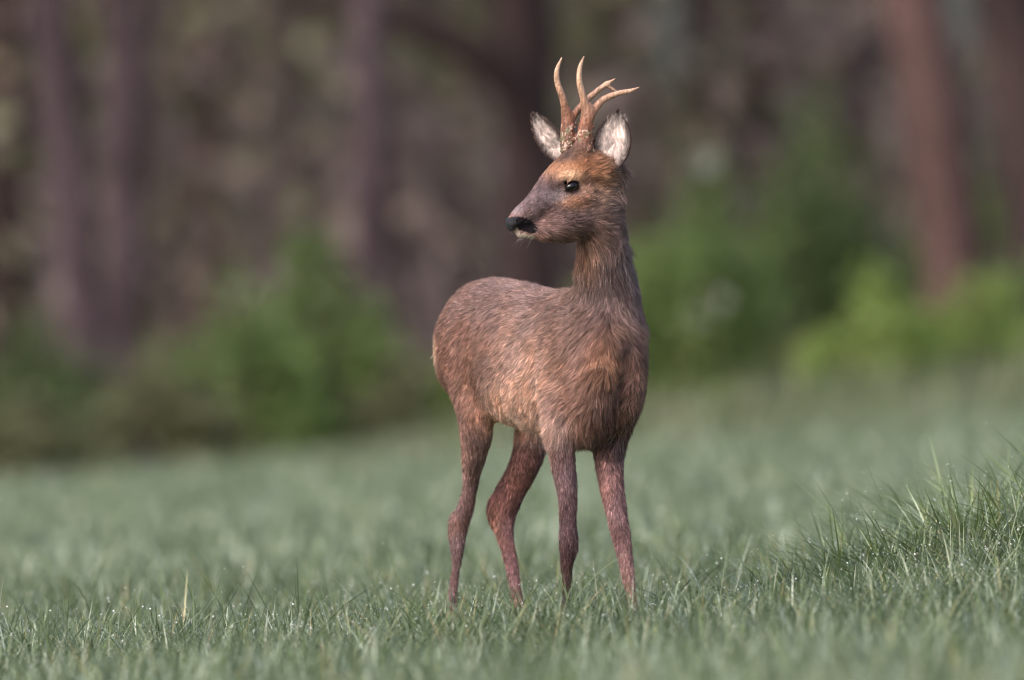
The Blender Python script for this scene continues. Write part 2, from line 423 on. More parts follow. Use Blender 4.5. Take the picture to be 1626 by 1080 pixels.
RED = [(74, 58, 57), (98, 78, 76)]
MAUVE = [(60, 50, 55), (84, 72, 78)]
DARK = [(48, 40, 41), (70, 57, 57)]
GREY = [(92, 83, 84), (118, 107, 106)]
make_tree(1442, 1545, 686, 100, 36, 'leaning reddish brown pine trunk rising behind the bright low shrubs', RED, 1)
make_tree(1592, 1690, 680, 112, 35, 'dark leaning pine trunk beside the leaning reddish one, in front of the pale gap', DARK, 2)
make_tree(835, 850, 640, 96, 38, 'dark brown trunk with a thick limb arching over, behind the antlers', DARK, 3, name='oak_tree',
          limbs=[dict(pts=[(840, 260, 0), (820, 150, -0.1), (760, 90, -0.2), (680, 50, -0.25), (560, 10, -0.3), (430, -20, -0.3)], w=(80, 34)),
                 dict(pts=[(842, 120, 0), (856, 40, 0.1), (850, -60, 0.2)], w=(60, 40))])
make_tree(588, 606, 600, 54, 37, 'slim straight mauve brown trunk rising from the tall green shrub', MAUVE, 4)
make_tree(92, 150, 640, 66, 38, 'thick dark purplish trunk of a close pair beside the dull green shrub', MAUVE, 5)
make_tree(196, 192, 640, 58, 40, 'straight purplish trunk of a close pair, the one with the paler foot', MAUVE, 6)
make_tree(8, 20, 640, 80, 46, 'dark trunk standing further back beyond the close pair', DARK, 7)
make_tree(455, 468, 600, 46, 50, 'thin pale mauve trunk set back behind the tall green shrub', GREY, 8)
make_tree(640, 730, 620, 40, 47, 'pale slanting trunk between the slim one and the arching oak', GREY, 9)
make_tree(1108, 1120, 560, 52, 52, 'dark far trunk behind the wide green bush', DARK, 10)
make_tree(1222, 1245, 560, 62, 49, 'broad brown far trunk rising over the wide green bush', DARK, 11)
make_tree(1170, 1172, 560, 40, 58, 'thin pale far trunk between two dark ones over the wide bush', GREY, 12)
make_tree(330, 322, 600, 54, 58, 'brownish far trunk in the gap between close pair and tall shrub', RED, 13)
make_tree(1010, 1020, 560, 44, 56, 'far brown trunk showing past the raised head of the deer', RED, 14)
make_tree(1345, 1330, 560, 46, 55, 'far mauve trunk next to the leaning reddish pine', MAUVE, 15)
make_tree(950, 948, 560, 40, 60, 'slender far trunk hidden low down by the deer', MAUVE, 16)
make_tree(265, 270, 600, 36, 64, 'slender mauve far trunk just past the close pair', MAUVE, 17)
make_tree(720, 712, 600, 44, 62, 'upright far trunk crossed by the arching limb', MAUVE, 18)

def make_shrub(px, row_top, wpx, depth, label, pal, seed, n=2600, leaf=0.045, flat=1.0, lobes=9, flowers=0):
    rng = np.random.default_rng(seed)
    D = CAM_D + depth; s = D / FPX
    xb = (px - 813) * s; zb = float(ground_z(np.array([xb]), np.array([depth]))[0])
    H = CAM_H - (row_top - HORIZON) * s - zb; Wd = wpx * s / 2
    root = empty('shrub', (xb, depth, zb), label=label, category='shrub', group='shrubs along the wood edge')
    # stems that fork out to the lobes
    lc = np.stack([rng.uniform(-0.95, 0.95, lobes) * Wd, rng.uniform(-0.5, 0.5, lobes) * Wd * 0.8, np.zeros(lobes)], 1)
    top = H * np.clip(1 - 0.55 * (np.abs(lc[:, 0]) / Wd) ** 1.5, 0.3, 1) * rng.uniform(0.72, 1.0, lobes)
    lc[:, 2] = top * 0.72; top_i = np.argmax(top); lc[top_i, 2] = H * 0.75; lc[top_i, 0] *= 0.3
    lr = np.stack([np.full(lobes, Wd * 0.36), np.full(lobes, Wd * 0.36), top * 0.34], 1)
    V0, Q0, off = [], [], 0
    for k in range(lobes):
        m = np.array([lc[k, 0] * 0.35, lc[k, 1] * 0.35, lc[k, 2] * 0.5]) + rng.normal(0, 0.02, 3)
        P = smooth_path([np.array([rng.normal(0, .04), rng.normal(0, .04), -0.05]), m, lc[k] + np.array([0, 0, lr[k, 2] * 0.5])], 9)
        V, q = tube(P, np.linspace(0.012, 0.004, 9), 6, seed + k, 0.05)
        V0.append(V); Q0.append(q + off); off += len(V)
    V = np.concatenate(V0)
    obj('stem', mesh_quads('stem', V, np.concatenate(Q0), np.tile(lin((84, 70, 58)), (len(V), 1))), M_TWIG, root)
    li = rng.integers(0, lobes, n)
    u = rng.normal(0, 1, (n, 3)); u /= np.linalg.norm(u, axis=1)[:, None]
    cen = lc[li] + u * lr[li] * rng.uniform(0.25, 1.12, (n, 1)) ** 0.6 * rng.uniform(0.8, 1.35, (n, 1))
    # foliage reaches the ground as a thin skirt
    sk = rng.uniform(0, 1, n) < 0.28
    cen[sk, 2] *= rng.uniform(0.05, 0.7, sk.sum())
    cen[:, 2] = np.maximum(cen[:, 2], 0.03)
    keep = noise(cen, 1.6 / max(Wd, .2), seed) > 0.22
    cen = cen[keep]
    p = lin(pal); tone = noise(cen, 4.0, seed + 9)[:, None]
    c = (p[0] * (1 - tone) + p[1] * tone) * rng.uniform(0.7, 1.3, (len(cen), 1))
    V, q, c = leaf_cloud(rng, cen, rng.uniform(0.6, 1.3, len(cen)) * leaf, c)
    obj('foliage', mesh_quads('foliage', V, q, c, False), M_LEAF, root)
    if flowers:
        f = cen[np.argsort(cen[:, 1])[:400]]; f = f[rng.choice(len(f), flowers, replace=False)]
        cc = np.repeat(f, 14, 0) + rng.normal(0, 0.025, (flowers * 14, 3)) + np.array([0, -0.04, 0])
        V, q, c = leaf_cloud(rng, cc, np.full(len(cc), 0.035), np.full((len(cc), 3), 0.6))
        obj('blossom', mesh_quads('blossom', V, q, c, False), M_LEAF, root, kind='stuff')
    return root

G1 = [(88, 110, 60), (118, 138, 82)]
G2 = [(104, 128, 62), (138, 156, 86)]
G3 = [(66, 84, 50), (92, 110, 66)]
G4 = [(90, 96, 70), (116, 116, 86)]
make_shrub(500, 350, 250, 30.5, 'tall pointed green shrub at the foot of the slim mauve trunk', G1, 101, 3600)
make_shrub(370, 440, 270, 30.0, 'broad mid green shrub leaning on the tall pointed one', G1, 102, 3400)
make_shrub(250, 545, 230, 29.2, 'low yellowish green shrub in front of the close pair of trunks', G4, 103, 2400)
make_shrub(60, 520, 300, 31.0, 'dull dark green shrub around the thick purplish trunk', G3, 104, 3000)
make_shrub(40, 620, 220, 28.6, 'low olive shrub in front of the dull dark green one', G4, 105, 1800)
make_shrub(660, 545, 220, 30.2, 'low olive green shrub behind the rump of the deer', G4, 106, 2400)
make_shrub(800, 520, 250, 31.0, 'leafy shrub hidden mostly by the body of the deer', G2, 107, 2600)
make_shrub(985, 400, 220, 31.5, 'light green shrub behind the neck of the deer', G2, 108, 3000)
make_shrub(1110, 270, 280, 31.0, 'tall light green bush with white blossom clusters', G1, 109, 4600, flowers=3)
make_shrub(1265, 215, 340, 32.5, 'large dark green bush between the blossoming one and leaning trunk', G3, 110, 5200)
make_shrub(1385, 440, 220, 29.0, 'bright yellow green low shrub at the foot of leaning trunk', G2, 111, 2800)
make_shrub(1555, 430, 260, 29.4, 'wide bright green shrub on the bank below the dark leaning trunk', G2, 112, 3200)
make_shrub(1690, 340, 260, 30.5, 'tall green shrub past the dark leaning trunk', G1, 113, 2600)
make_shrub(1300, 110, 200, 41.0, 'tall thin yellow green sapling behind the large dark bush', G2, 114, 1700, lobes=12)
make_shrub(1530, 190, 170, 44.0, 'tall sapling of pale leaves between the two leaning trunks', G2, 115, 1700, lobes=12)

def make_far_wood():
    rng = np.random.default_rng(77)
    n = 74000
    y = rng.uniform(44, 82, n); x = rng.uniform(-1, 1, n) * (CAM_D + y) * 0.088; z = rng.uniform(0, 1, n) ** 0.85 * 5.2
    g = noise(np.stack([x, y * 0.15, z], 1), 0.9, 31); g2 = noise(np.stack([x, y * 0.2, z], 1), 2.4, 32)
    # a lane with thin growth lets a little sky through high on one side
    ax = x / (CAM_D + y)
    thin = ((np.abs(ax - 0.0302) < 0.0026) | (np.abs(ax - 0.0113) < 0.0016)) & (z > 0.0120 * (CAM_D + y) + 0.65)
    keep = (~thin) & (g2 > 0.16)
    x, y, z, g, g2 = x[keep], y[keep], z[keep], g[keep], g2[keep]
    n = len(x)
    br = lin([(128, 114, 112), (114, 102, 106), (140, 126, 116)]); ol = lin([(120, 122, 92), (106, 110, 84), (134, 134, 102)])
    w = np.clip((g - 0.40) * 3.0 + np.clip(z - 1.1, 0, 1) * 0.30, 0, 1)
    pick = rng.uniform(0, 1, n) < w * 0.75
    c = np.where(pick[:, None], ol[rng.integers(0, 3, n)], br[rng.integers(0, 3, n)]) * rng.uniform(0.7, 1.25, (n, 1)) * (0.7 + 0.6 * g2[:, None])
    cen = np.stack([x, y, z + ground_z(x, y)], 1)
    V, q, c = leaf_cloud(rng, cen, rng.uniform(0.09, 0.22, n), c)
    vs, qs, cs, off = [V], [q], [c], len(V)
    for k in range(84):
        yy = rng.uniform(52, 84); xx = rng.uniform(-1, 1) * (CAM_D + yy) * 0.086
        a = xx / (CAM_D + yy)
        if abs(a - 0.0302) < 0.0034 or abs(a - 0.0113) < 0.0022:
            continue
        z0 = float(ground_z(np.array([xx]), np.array([yy]))[0])
        V, q = tube(smooth_path([(xx, yy, z0 - 0.1), (xx + rng.normal(0, .08), yy, z0 + 2), (xx + rng.normal(0, .2), yy, z0 + 6)], 10), np.linspace(1, 0.6, 10) * rng.uniform(0.06, 0.15), 8, k)
        vs.append(V); qs.append(q + off); cs.append(np.tile(lin((82, 66, 70)) * rng.uniform(0.6, 1.4), (len(V), 1))); off += len(V)
    obj('far_wood', mesh_quads('far_wood', np.concatenate(vs), np.concatenate(qs), np.concatenate(cs), False), M_LEAF, kind='stuff',
        label='dim brown and olive depth of the wood behind the trunks', category='woodland')
make_far_wood()
# ------------------------------------------------------------------ roe deer
class Field:
    """a signed distance grid that shapes are blended into, turned into one closed surface at the end"""
    def __init__(self, lo, hi, h):
        self.lo = np.asarray(lo, float); self.h = h
        self.n = np.ceil((np.asarray(hi) - self.lo) / h).astype(int) + 1
        self.v = np.full(self.n, 0.2, np.float32)
    def box(self, lo, hi):
        a = np.clip(np.floor((lo - self.lo) / self.h).astype(int), 0, self.n - 1)
        b = np.clip(np.ceil((hi - self.lo) / self.h).astype(int) + 1, 1, self.n)
        if np.any(b <= a):
            return None, None
        g = [self.lo[k] + self.h * np.arange(a[k], b[k]) for k in range(3)]
        P = np.stack(np.meshgrid(*g, indexing='ij'), -1).astype(np.float32)
        return (slice(a[0], b[0]), slice(a[1], b[1]), slice(a[2], b[2])), P
    def blend(self, sl, d, k, sub=False):
        cur = self.v[sl]
        if sub:
            d = -d
            if k > 0:
                hh = np.clip(0.5 - 0.5 * (cur - d) / k, 0, 1); self.v[sl] = cur * (1 - hh) + d * hh + k * hh * (1 - hh)
            else:
                self.v[sl] = np.maximum(cur, d)
            return
        if k <= 0:
            self.v[sl] = np.minimum(cur, d); return
        hh = np.clip(0.5 + 0.5 * (d - cur) / k, 0, 1)
        self.v[sl] = d * (1 - hh) + cur * hh - k * hh * (1 - hh)
    def chain(self, pts, ra, rb, side, k=0.015, dense=4, sub=False, bumps=0.0, bscale=300):
        """tapered limb with elliptical sections: ra along 'side', rb across it"""
        n = (len(pts) - 1) * dense + 1
        P = smooth_path(pts, n)
        A = np.maximum(smooth_path(np.asarray(ra, float)[:, None], n)[:, 0], 0.0008); B = np.maximum(smooth_path(np.asarray(rb, float)[:, None], n)[:, 0], 0.0008)
        side = np.asarray(side, float)
        m = max(A.max(), B.max()) + k + 3 * self.h + 0.008
        sl, G = self.box(P.min(0) - m, P.max(0) + m)
        if sl is None:
            return
        D = np.full(G.shape[:3], 1.0, np.float32)
        for i in range(n - 1):
            a, b = P[i], P[i + 1]; ab = b - a; L = np.linalg.norm(ab); w = ab / L
            u = side - w * (side @ w); u /= np.linalg.norm(u); v = np.cross(w, u)
            mm = max(A[i], A[i + 1], B[i], B[i + 1]) + k + 3 * self.h + 0.008
            lo = np.minimum(a, b) - mm; hi = np.maximum(a, b) + mm
            i0 = np.clip(np.floor((lo - G[0, 0, 0]) / self.h).astype(int), 0, None); i1 = np.ceil((hi - G[0, 0, 0]) / self.h).astype(int) + 1
            ss = (slice(i0[0], i1[0]), slice(i0[1], i1[1]), slice(i0[2], i1[2]))
            q = G[ss] - a.astype(np.float32)
            s = q @ w.astype(np.float32); t = np.clip(s / L, 0, 1)
            dw = s - t * L; du = q @ u.astype(np.float32); dv = q @ v.astype(np.float32)
            aa = A[i] + (A[i + 1] - A[i]) * t; bb = B[i] + (B[i + 1] - B[i]) * t; cc = np.minimum(aa, bb)
            e = np.sqrt((du / aa) ** 2 + (dv / bb) ** 2 + (dw / cc) ** 2)
            d = (e - 1) * cc
            D[ss] = np.minimum(D[ss], d)
        if bumps > 0:
            gp = G.reshape(-1, 3)
            D = D - ((noise(gp, bscale, 5) - 0.5) * bumps).reshape(D.shape).astype(np.float32)
        self.blend(sl, D, k, sub)
    def ball(self, c, r, k=0.01, axes=None, sub=False):
        c = np.asarray(c, float); r = np.broadcast_to(np.asarray(r, float), (3,))
        m = r.max() + k + 3 * self.h
        sl, G = self.box(c - m, c + m)
        if sl is None:
            return
        q = G - c.astype(np.float32)
        if axes is not None:
            q = q @ np.asarray(axes, np.float32).T
        e = np.sqrt(((q / r.astype(np.float32)) ** 2).sum(-1))
        self.blend(sl, (e - 1) * r.min(), k, sub)
    def surface(self):
        v = self.v; h = self.h
        inside = v < 0
        c = np.zeros(np.array(v.shape) - 1, np.int8)
        for a in (0, 1):
            for b in (0, 1):
                for d in (0, 1):
                    c += inside[a:a + c.shape[0], b:b + c.shape[1], d:d + c.shape[2]]
        act = (c > 0) & (c < 8)
        idx = np.argwhere(act)
        ids = np.full(act.shape, -1, np.int32); ids[act] = np.arange(len(idx))
        acc = np.zeros((len(idx), 3)); cnt = np.zeros(len(idx))
        corners = [(a, b, d) for a in (0, 1) for b in (0, 1) for d in (0, 1)]
        vals = {k: v[idx[:, 0] + k[0], idx[:, 1] + k[1], idx[:, 2] + k[2]] for k in corners}
        for k in corners:
            for ax in range(3):
                if k[ax] == 1:
                    continue
                k2 = list(k); k2[ax] = 1; k2 = tuple(k2)
                v0, v1 = vals[k], vals[k2]
                x = (v0 < 0) != (v1 < 0)
                t = v0[x] / (v0[x] - v1[x])
                p = np.tile(np.array(k, float), (x.sum(), 1)); p[:, ax] = t
                acc[x] += p; cnt[x] += 1
        V = self.lo + h * (idx + acc / cnt[:, None])
        faces = []
        for ax in range(3):
            sl0 = [slice(None)] * 3; sl1 = [slice(None)] * 3
            sl0[ax] = slice(0, -1); sl1[ax] = slice(1, None)
            ch = inside[tuple(sl0)] != inside[tuple(sl1)]
            e = np.argwhere(ch)
            o1, o2 = [(1, 2), (2, 0), (0, 1)][ax]
            ok = (e[:, o1] > 0) & (e[:, o2] > 0) & (e[:, o1] < ids.shape[o1]) & (e[:, o2] < ids.shape[o2])
            e = e[ok]
            fl = inside[e[:, 0], e[:, 1], e[:, 2]]
            q = []
            for d1, d2 in ((1, 1), (0, 1), (0, 0), (1, 0)):
                g = e.copy(); g[:, o1] -= d1; g[:, o2] -= d2
                q.append(ids[g[:, 0], g[:, 1], g[:, 2]])
            q = np.stack(q, 1)
            q[~fl] = q[~fl][:, ::-1]
            faces.append(q)
        F = np.concatenate(faces)
        return V, F[(F >= 0).all(1)]

def relax(V, F, it=2, amt=0.5):
    e = np.concatenate([F[:, [0, 1]], F[:, [1, 2]], F[:, [2, 3]], F[:, [3, 0]]])
    for _ in range(it):
        s = np.zeros_like(V); c = np.zeros(len(V))
        for k in range(3):
            s[:, k] = np.bincount(e[:, 0], V[e[:, 1], k], len(V)) + np.bincount(e[:, 1], V[e[:, 0], k], len(V))
        c = np.bincount(e[:, 0], minlength=len(V)) + np.bincount(e[:, 1], minlength=len(V))
        V = V * (1 - amt) + amt * s / np.maximum(c, 1)[:, None]
    return V

def face_normals(V, F):
    n = np.cross(V[F[:, 2]] - V[F[:, 0]], V[F[:, 3]] - V[F[:, 1]])
    a = np.linalg.norm(n, axis=1)
    return n / np.maximum(a, 1e-12)[:, None], a * 0.5

PX = CAM_D / FPX                                   # metres per photo pixel at the deer
FWD = np.array([0.375, -0.927, 0.0]); LAT = np.array([0.927, 0.375, 0.0])
HIP = np.array([(775 - 813) * PX, 0.24, 0.0])
PHI = math.radians(25)
HY = -0.335                                        # depth of the head
HF = np.array([-math.cos(PHI), -math.sin(PHI), 0.0])       # where the face points, level part
HN = np.array([math.sin(PHI), -math.cos(PHI), 0.0])        # towards the cheek that faces us
def HM(px, row, off=0.0):
    """a point of the head's middle plane seen at that pixel, moved 'off' metres towards the near cheek"""
    y = HY - (935 - px) * PX * math.tan(PHI)
    p = W(px, row, y)
    return p + HN * off

EYE = HM(893, 296) + HN * 0.0375

def body_field():
    F = Field((-0.20, -0.50, -0.03), (0.34, 0.45, 0.98), 0.003)
    # trunk: station along the spine, top, bottom, half width
    T = np.array([(-0.115, .600, .520, .030), (-0.085, .652, .470, .062), (-0.03, .678, .440, .083), (0.04, .684, .432, .088), (0.12, .680, .424, .092), (0.22, .670, .414, .098),
                  (0.33, .664, .404, .092), (0.43, .666, .388, .085), (0.51, .662, .384, .086), (0.575, .62, .395, .064), (0.61, .58, .42, .04)])
    pts = HIP + FWD * T[:, :1] + np.array([0, 0, 1.0]) * ((T[:, 1:2] + T[:, 2:3]) / 2)
    F.chain(pts, T[:, 3], (T[:, 1] - T[:, 2]) / 2, LAT, 0.0)
    F.chain([HIP + FWD * -0.06 + np.array([0, 0, .62]), HIP + FWD * -0.125 + np.array([0, 0, .585]), HIP + FWD * -0.135 + np.array([0, 0, .545])], [.022, .016, .008], [.022, .015, .008], LAT, .02)
    def limb(rows, k, depth, shrink=0.0030):
        pts = np.array([W((l + r) / 2, row, y) for row, l, r, y in rows])
        t = np.gradient(pts, axis=0); t /= np.linalg.norm(t, axis=1)[:, None]
        hw = np.array([(r - l) / 2 * PX for _, l, r, _ in rows]) * np.sqrt(1 - t[:, 0] ** 2) - shrink
        dp = np.interp(np.linspace(0, 1, len(rows)), np.linspace(0, 1, len(depth)), depth)
        F.chain(pts, hw, hw * dp, (1, 0, 0), k, 3)
    # haunches and hind legs (photo row, left edge, right edge, depth)
    limb([(515, 716, 790, .205), (560, 704, 782, .192), (610, 713, 780, .170), (655, 724, 786, .150), (690, 729, 782, .160), (722, 731, 774, .178), (750, 733, 765, .195), (778, 732, 759, .212), (805, 724, 754, .226), (828, 715, 748, .237),
          (848, 713, 743, .240), (870, 714, 738, .236), (900, 716, 733, .232), (935, 711, 728, .228), (962, 708, 727, .226), (985, 706, 729, .222), (1003, 710, 731, .212), (1020, 713, 734, .200)], 0.02, (1.35, 1.3, 1.15, 1.05, 1.1, 1.1, 1.1))
    F.ball(W(721, 838, .250), (.0085, .010, .026), 0.014)
    limb([(520, 790, 872, .285), (580, 800, 880, .255), (640, 812, 884, .220), (690, 817, 872, .203), (723, 811, 867, .206), (757, 797, 852, .222), (785, 781, 836, .238), (808, 775, 825, .248), (830, 779, 819, .246), (852, 787, 817, .238), (875, 794, 821, .230),
          (900, 801, 825, .222), (930, 807, 829, .212), (957, 812, 833, .204), (980, 816, 839, .196), (1000, 822, 844, .184), (1016, 827, 848, .172)], 0.02, (1.35, 1.2, 1.0, .9, .9, 1, 1))
    F.ball(W(783, 812, .258), (.0075, .010, .022), 0.014)
    # shoulders and forelegs
    limb([(500, 874, 932, -.165), (545, 862, 934, -.198), (600, 856, 930, -.232), (650, 860, 924, -.259), (690, 867, 917, -.268), (723, 871, 915, -.268), (773, 882, 917, -.266), (823, 887, 917, -.264), (850, 886, 919, -.264), (870, 887, 919, -.262), (895, 889, 912, -.258),
          (930, 891, 908, -.256), (962, 891, 908, -.256), (990, 889, 911, -.258), (1012, 889, 910, -.268), (1030, 890, 910, -.278)], 0.018, (1.2, 1.15, 1.1, 1.1, 1.1))
    limb([(455, 950, 1012, -.07), (520, 950, 1024, -.11), (580, 952, 1027, -.155), (630, 950, 1021, -.185), (680, 944, 1002, -.207), (723, 943, 992, -.215), (773, 951, 993, -.225), (823, 963, 998, -.235), (850, 970, 1003, -.238), (875, 976, 1006, -.240), (895, 981, 1008, -.242),
          (923, 988, 1010, -.246), (953, 994, 1014, -.250), (985, 1000, 1023, -.255), (1008, 1006, 1027, -.264), (1026, 1011, 1032, -.274)], 0.018, (1.15, 1.15, 1.1, 1.1, 1.1))
    # brisket
    F.chain([W(966, 545, -.268), W(956, 610, -.306), W(936, 665, -.305), W(926, 694, -.275)], [.050, .044, .030, .016], [.045, .038, .026, .014], LAT, 0.02)
    F.chain([W(990, 560, -.262), W(992, 620, -.265), W(985, 665, -.245)], [.022, .018, .012], [.03, .022, .014], LAT, 0.015)
    # neck: centre, half width, half depth
    N = [(958, 575, -.215, 66, .095), (960, 520, -.225, 59, .086), (962, 465, -.250, 51, .072), (959, 425, -.275, 46, .062), (956, 390, -.297, 43, .055), (952, 350, -.317, 41, .050), (948, 310, -.330, 37, .044)]
    F.chain([W(a, b, c) for a, b, c, _, _ in N], [d * PX - .007 for _, _, _, d, _ in N], [e - .006 for _, _, _, _, e in N], (1, 0, 0), 0.022)
    # head: bridge of the nose to the skull, then the jaw
    U = [(817, 352, 12, .0165), (829, 343, 16.5, .020), (845, 330, 18, .0205), (862, 312, 20, .025), (884, 291, 25.5, .036), (908, 276, 33, .041), (934, 268, 37, .043), (955, 276, 35, .042)]
    F.chain([HM(a, b) for a, b, _, _ in U], [w for *_, w in U], [c * PX for _, _, c, _ in U], HN, 0.012)
    J = [(826, 370, 7.5, .011), (845, 367, 12.5, .017), (868, 362, 21, .023), (896, 350, 34, .032), (926, 330, 42, .039), (950, 312, 38, .042)]
    F.chain([HM(a, b) for a, b, _, _ in J], [w for *_, w in J], [c * PX for _, _, c, _ in J], HN, 0.012)
    for s in (1, -1):
        # orbit ridge, cheekbone, antler pedicle, ear root
        F.chain([HM(873, 289) + HN * s * .029, HM(890, 279) + HN * s * .037, HM(908, 280) + HN * s * .039], [.005, .0075, .007], [.006, .008, .008], HN, 0.014)
        F.chain([HM(868, 324) + HN * s * .016, HM(893, 318) + HN * s * .028, HM(918, 308) + HN * s * .033], [.006, .009, .009], [.008, .010, .010], HN, 0.024)
        F.chain([HM(915, 262) + HN * s * .018, HM(914, 238) + HN * s * .019], [.019, .0165], [.02, .0165], HN, 0.012)
        F.chain([HM(940, 272) + HN * s * .034, HM(952, 262) + HN * s * .042], [.016, .010], [.018, .011], HN, 0.014)
        F.ball(EYE if s > 0 else EYE - HN * 0.075, (.0122, .0105, .0080), 0.003, axes=np.array([-HF * .94 + np.array([0, 0, .34]), HN, [0.3, 0.1, .94]]), sub=True)
        # dip of the nostril side and lip line
    ax0 = -HF * 0.94 + np.array([0, 0, 0.34]); ax0 /= np.linalg.norm(ax0); a2 = np.cross(HN, ax0); a2 *= np.sign(a2[2]) / np.linalg.norm(a2)
    for s in (1, -1):
        c = EYE if s > 0 else EYE - HN * 0.075
        o = HN * s
        F.chain([c - ax0 * .0145 - a2 * .002 + o * .001, c - ax0 * .006 + a2 * .0090 + o * .0055, c + ax0 * .006 + a2 * .0088 + o * .0055, c + ax0 * .0145 + o * .001], [.0020] * 4, [.0020] * 4, HN, 0.003)
        F.chain([c - ax0 * .0145 - a2 * .002 + o * .001, c - ax0 * .005 - a2 * .0092 + o * .0040, c + ax0 * .006 - a2 * .0086 + o * .0040, c + ax0 * .0145 + o * .001], [.0017] * 4, [.0017] * 4, HN, 0.003)
    F.chain([W(998, 540, -.40), W(988, 600, -.365), W(979, 650, -.345), W(970, 705, -.325)], [.012, .020, .025, .026], [.03, .045, .045, .045], (1, 0, 0), 0.04, sub=True)
    F.chain([HM(813, 372) + HN * .010, HM(832, 373) + HN * .018, HM(846, 371) + HN * .022], [.0022, .0022, .001], [.0016, .0018, .001], HN, 0.002, sub=True)
    return F

COAT = [  # photo pixel, row, reach x, reach y, colour, weight
    (800, 500, 400, 300, (124, 92, 80), 0.35),
    (780, 470, 90, 45, (104, 80, 78), 1.0), (850, 470, 70, 40, (106, 84, 82), 1.0), (730, 500, 40, 50, (122, 88, 76), 1.0),
    (720, 570, 40, 60, (134, 94, 78), 1.0), (760, 560, 50, 60, (124, 90, 78), 1.0), (825, 560, 36, 60, (164, 132, 118), 1.3),
    (842, 620, 35, 45, (186, 150, 130), 1.7), (800, 640, 30, 35, (198, 162, 142), 2.0), (840, 675, 40, 20, (206, 170, 150), 2.2), (870, 660, 14, 45, (150, 114, 96), 1.0),
    (900, 560, 35, 70, (130, 96, 82), 1.0), (880, 650, 25, 60, (112, 82, 74), 1.2), (905, 500, 30, 50, (118, 90, 82), 1.0),
    (955, 460, 40, 60, (104, 82, 80), 1.3), (1000, 430, 18, 80, (110, 92, 94), 1.5), (930, 440, 20, 50, (112, 88, 80), 1.2), (985, 520, 25, 40, (98, 76, 74), 1.2),
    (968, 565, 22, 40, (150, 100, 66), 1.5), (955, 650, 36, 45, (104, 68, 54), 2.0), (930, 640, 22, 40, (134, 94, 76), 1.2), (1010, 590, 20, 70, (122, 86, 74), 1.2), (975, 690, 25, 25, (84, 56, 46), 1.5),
    (692, 548, 4, 36, (200, 176, 150), 2.0),
    (752, 700, 30, 60, (134, 98, 86), 1.5), (745, 790, 22, 40, (124, 88, 82), 1.8), (725, 850, 20, 30, (110, 80, 76), 1.8), (722, 930, 20, 50, (118, 84, 80), 1.8),
    (840, 720, 25, 40, (140, 88, 80), 1.8), (805, 790, 30, 35, (138, 86, 78), 1.8), (785, 830, 10, 25, (146, 96, 72), 1.4), (815, 890, 25, 60, (126, 82, 80), 1.8),
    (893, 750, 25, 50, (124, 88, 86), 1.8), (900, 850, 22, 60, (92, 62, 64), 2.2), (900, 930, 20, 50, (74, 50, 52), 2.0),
    (962, 760, 14, 60, (152, 108, 102), 2.0), (985, 790, 12, 60, (120, 84, 84), 1.8), (990, 870, 22, 40, (132, 90, 84), 1.8), (1003, 940, 20, 40, (140, 100, 84), 1.8),
    # head
    (842, 328, 18, 22, (104, 86, 86), 3.0), (862, 305, 14, 22, (98, 80, 80), 3.0), (820, 333, 9, 6, (128, 113, 116), 2.5), (880, 272, 14, 18, (138, 100, 76), 2.6), (907, 276, 18, 7, (196, 150, 112), 4.5), (905, 264, 24, 8, (160, 108, 68), 3.0),
    (900, 250, 26, 14, (88, 66, 56), 3.6), (930, 268, 22, 18, (150, 100, 64), 3.2), (912, 322, 18, 10, (168, 112, 70), 3.0), (890, 312, 12, 8, (134, 113, 108), 3.2), (878, 292, 9, 10, (80, 64, 66), 3.5),
    (868, 352, 26, 18, (136, 102, 92), 3.0), (905, 345, 30, 22, (112, 88, 86), 3.0), (925, 372, 34, 14, (96, 74, 66), 2.8), (930, 320, 22, 28, (126, 98, 88), 2.6), (950, 300, 22, 30, (134, 100, 74), 2.2), (935, 375, 28, 20, (124, 92, 76), 2.4),
    (855, 375, 24, 7, (156, 116, 100), 2.4), (925, 410, 20, 25, (134, 96, 70), 1.8), (975, 330, 14, 40, (112, 90, 86), 2.0),
]

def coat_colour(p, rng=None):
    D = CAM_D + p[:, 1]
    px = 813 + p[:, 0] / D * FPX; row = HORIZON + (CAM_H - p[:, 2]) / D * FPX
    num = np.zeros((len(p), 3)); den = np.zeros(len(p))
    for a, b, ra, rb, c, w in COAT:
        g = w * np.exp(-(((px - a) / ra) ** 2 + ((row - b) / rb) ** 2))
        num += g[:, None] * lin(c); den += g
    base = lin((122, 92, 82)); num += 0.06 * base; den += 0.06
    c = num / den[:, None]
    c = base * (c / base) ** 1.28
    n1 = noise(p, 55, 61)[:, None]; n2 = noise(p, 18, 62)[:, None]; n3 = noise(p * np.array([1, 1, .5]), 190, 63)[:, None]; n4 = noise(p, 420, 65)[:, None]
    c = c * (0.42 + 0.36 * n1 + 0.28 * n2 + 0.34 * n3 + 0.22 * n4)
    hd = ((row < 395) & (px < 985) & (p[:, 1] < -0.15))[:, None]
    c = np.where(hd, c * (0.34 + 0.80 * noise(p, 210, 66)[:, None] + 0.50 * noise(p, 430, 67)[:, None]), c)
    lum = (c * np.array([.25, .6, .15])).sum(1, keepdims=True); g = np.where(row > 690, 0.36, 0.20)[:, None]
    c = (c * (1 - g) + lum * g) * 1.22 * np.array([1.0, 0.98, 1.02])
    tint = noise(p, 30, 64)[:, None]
    return c * (np.array([1.10, 0.99, 0.90]) * tint + np.array([0.94, 1.0, 1.10]) * (1 - tint))

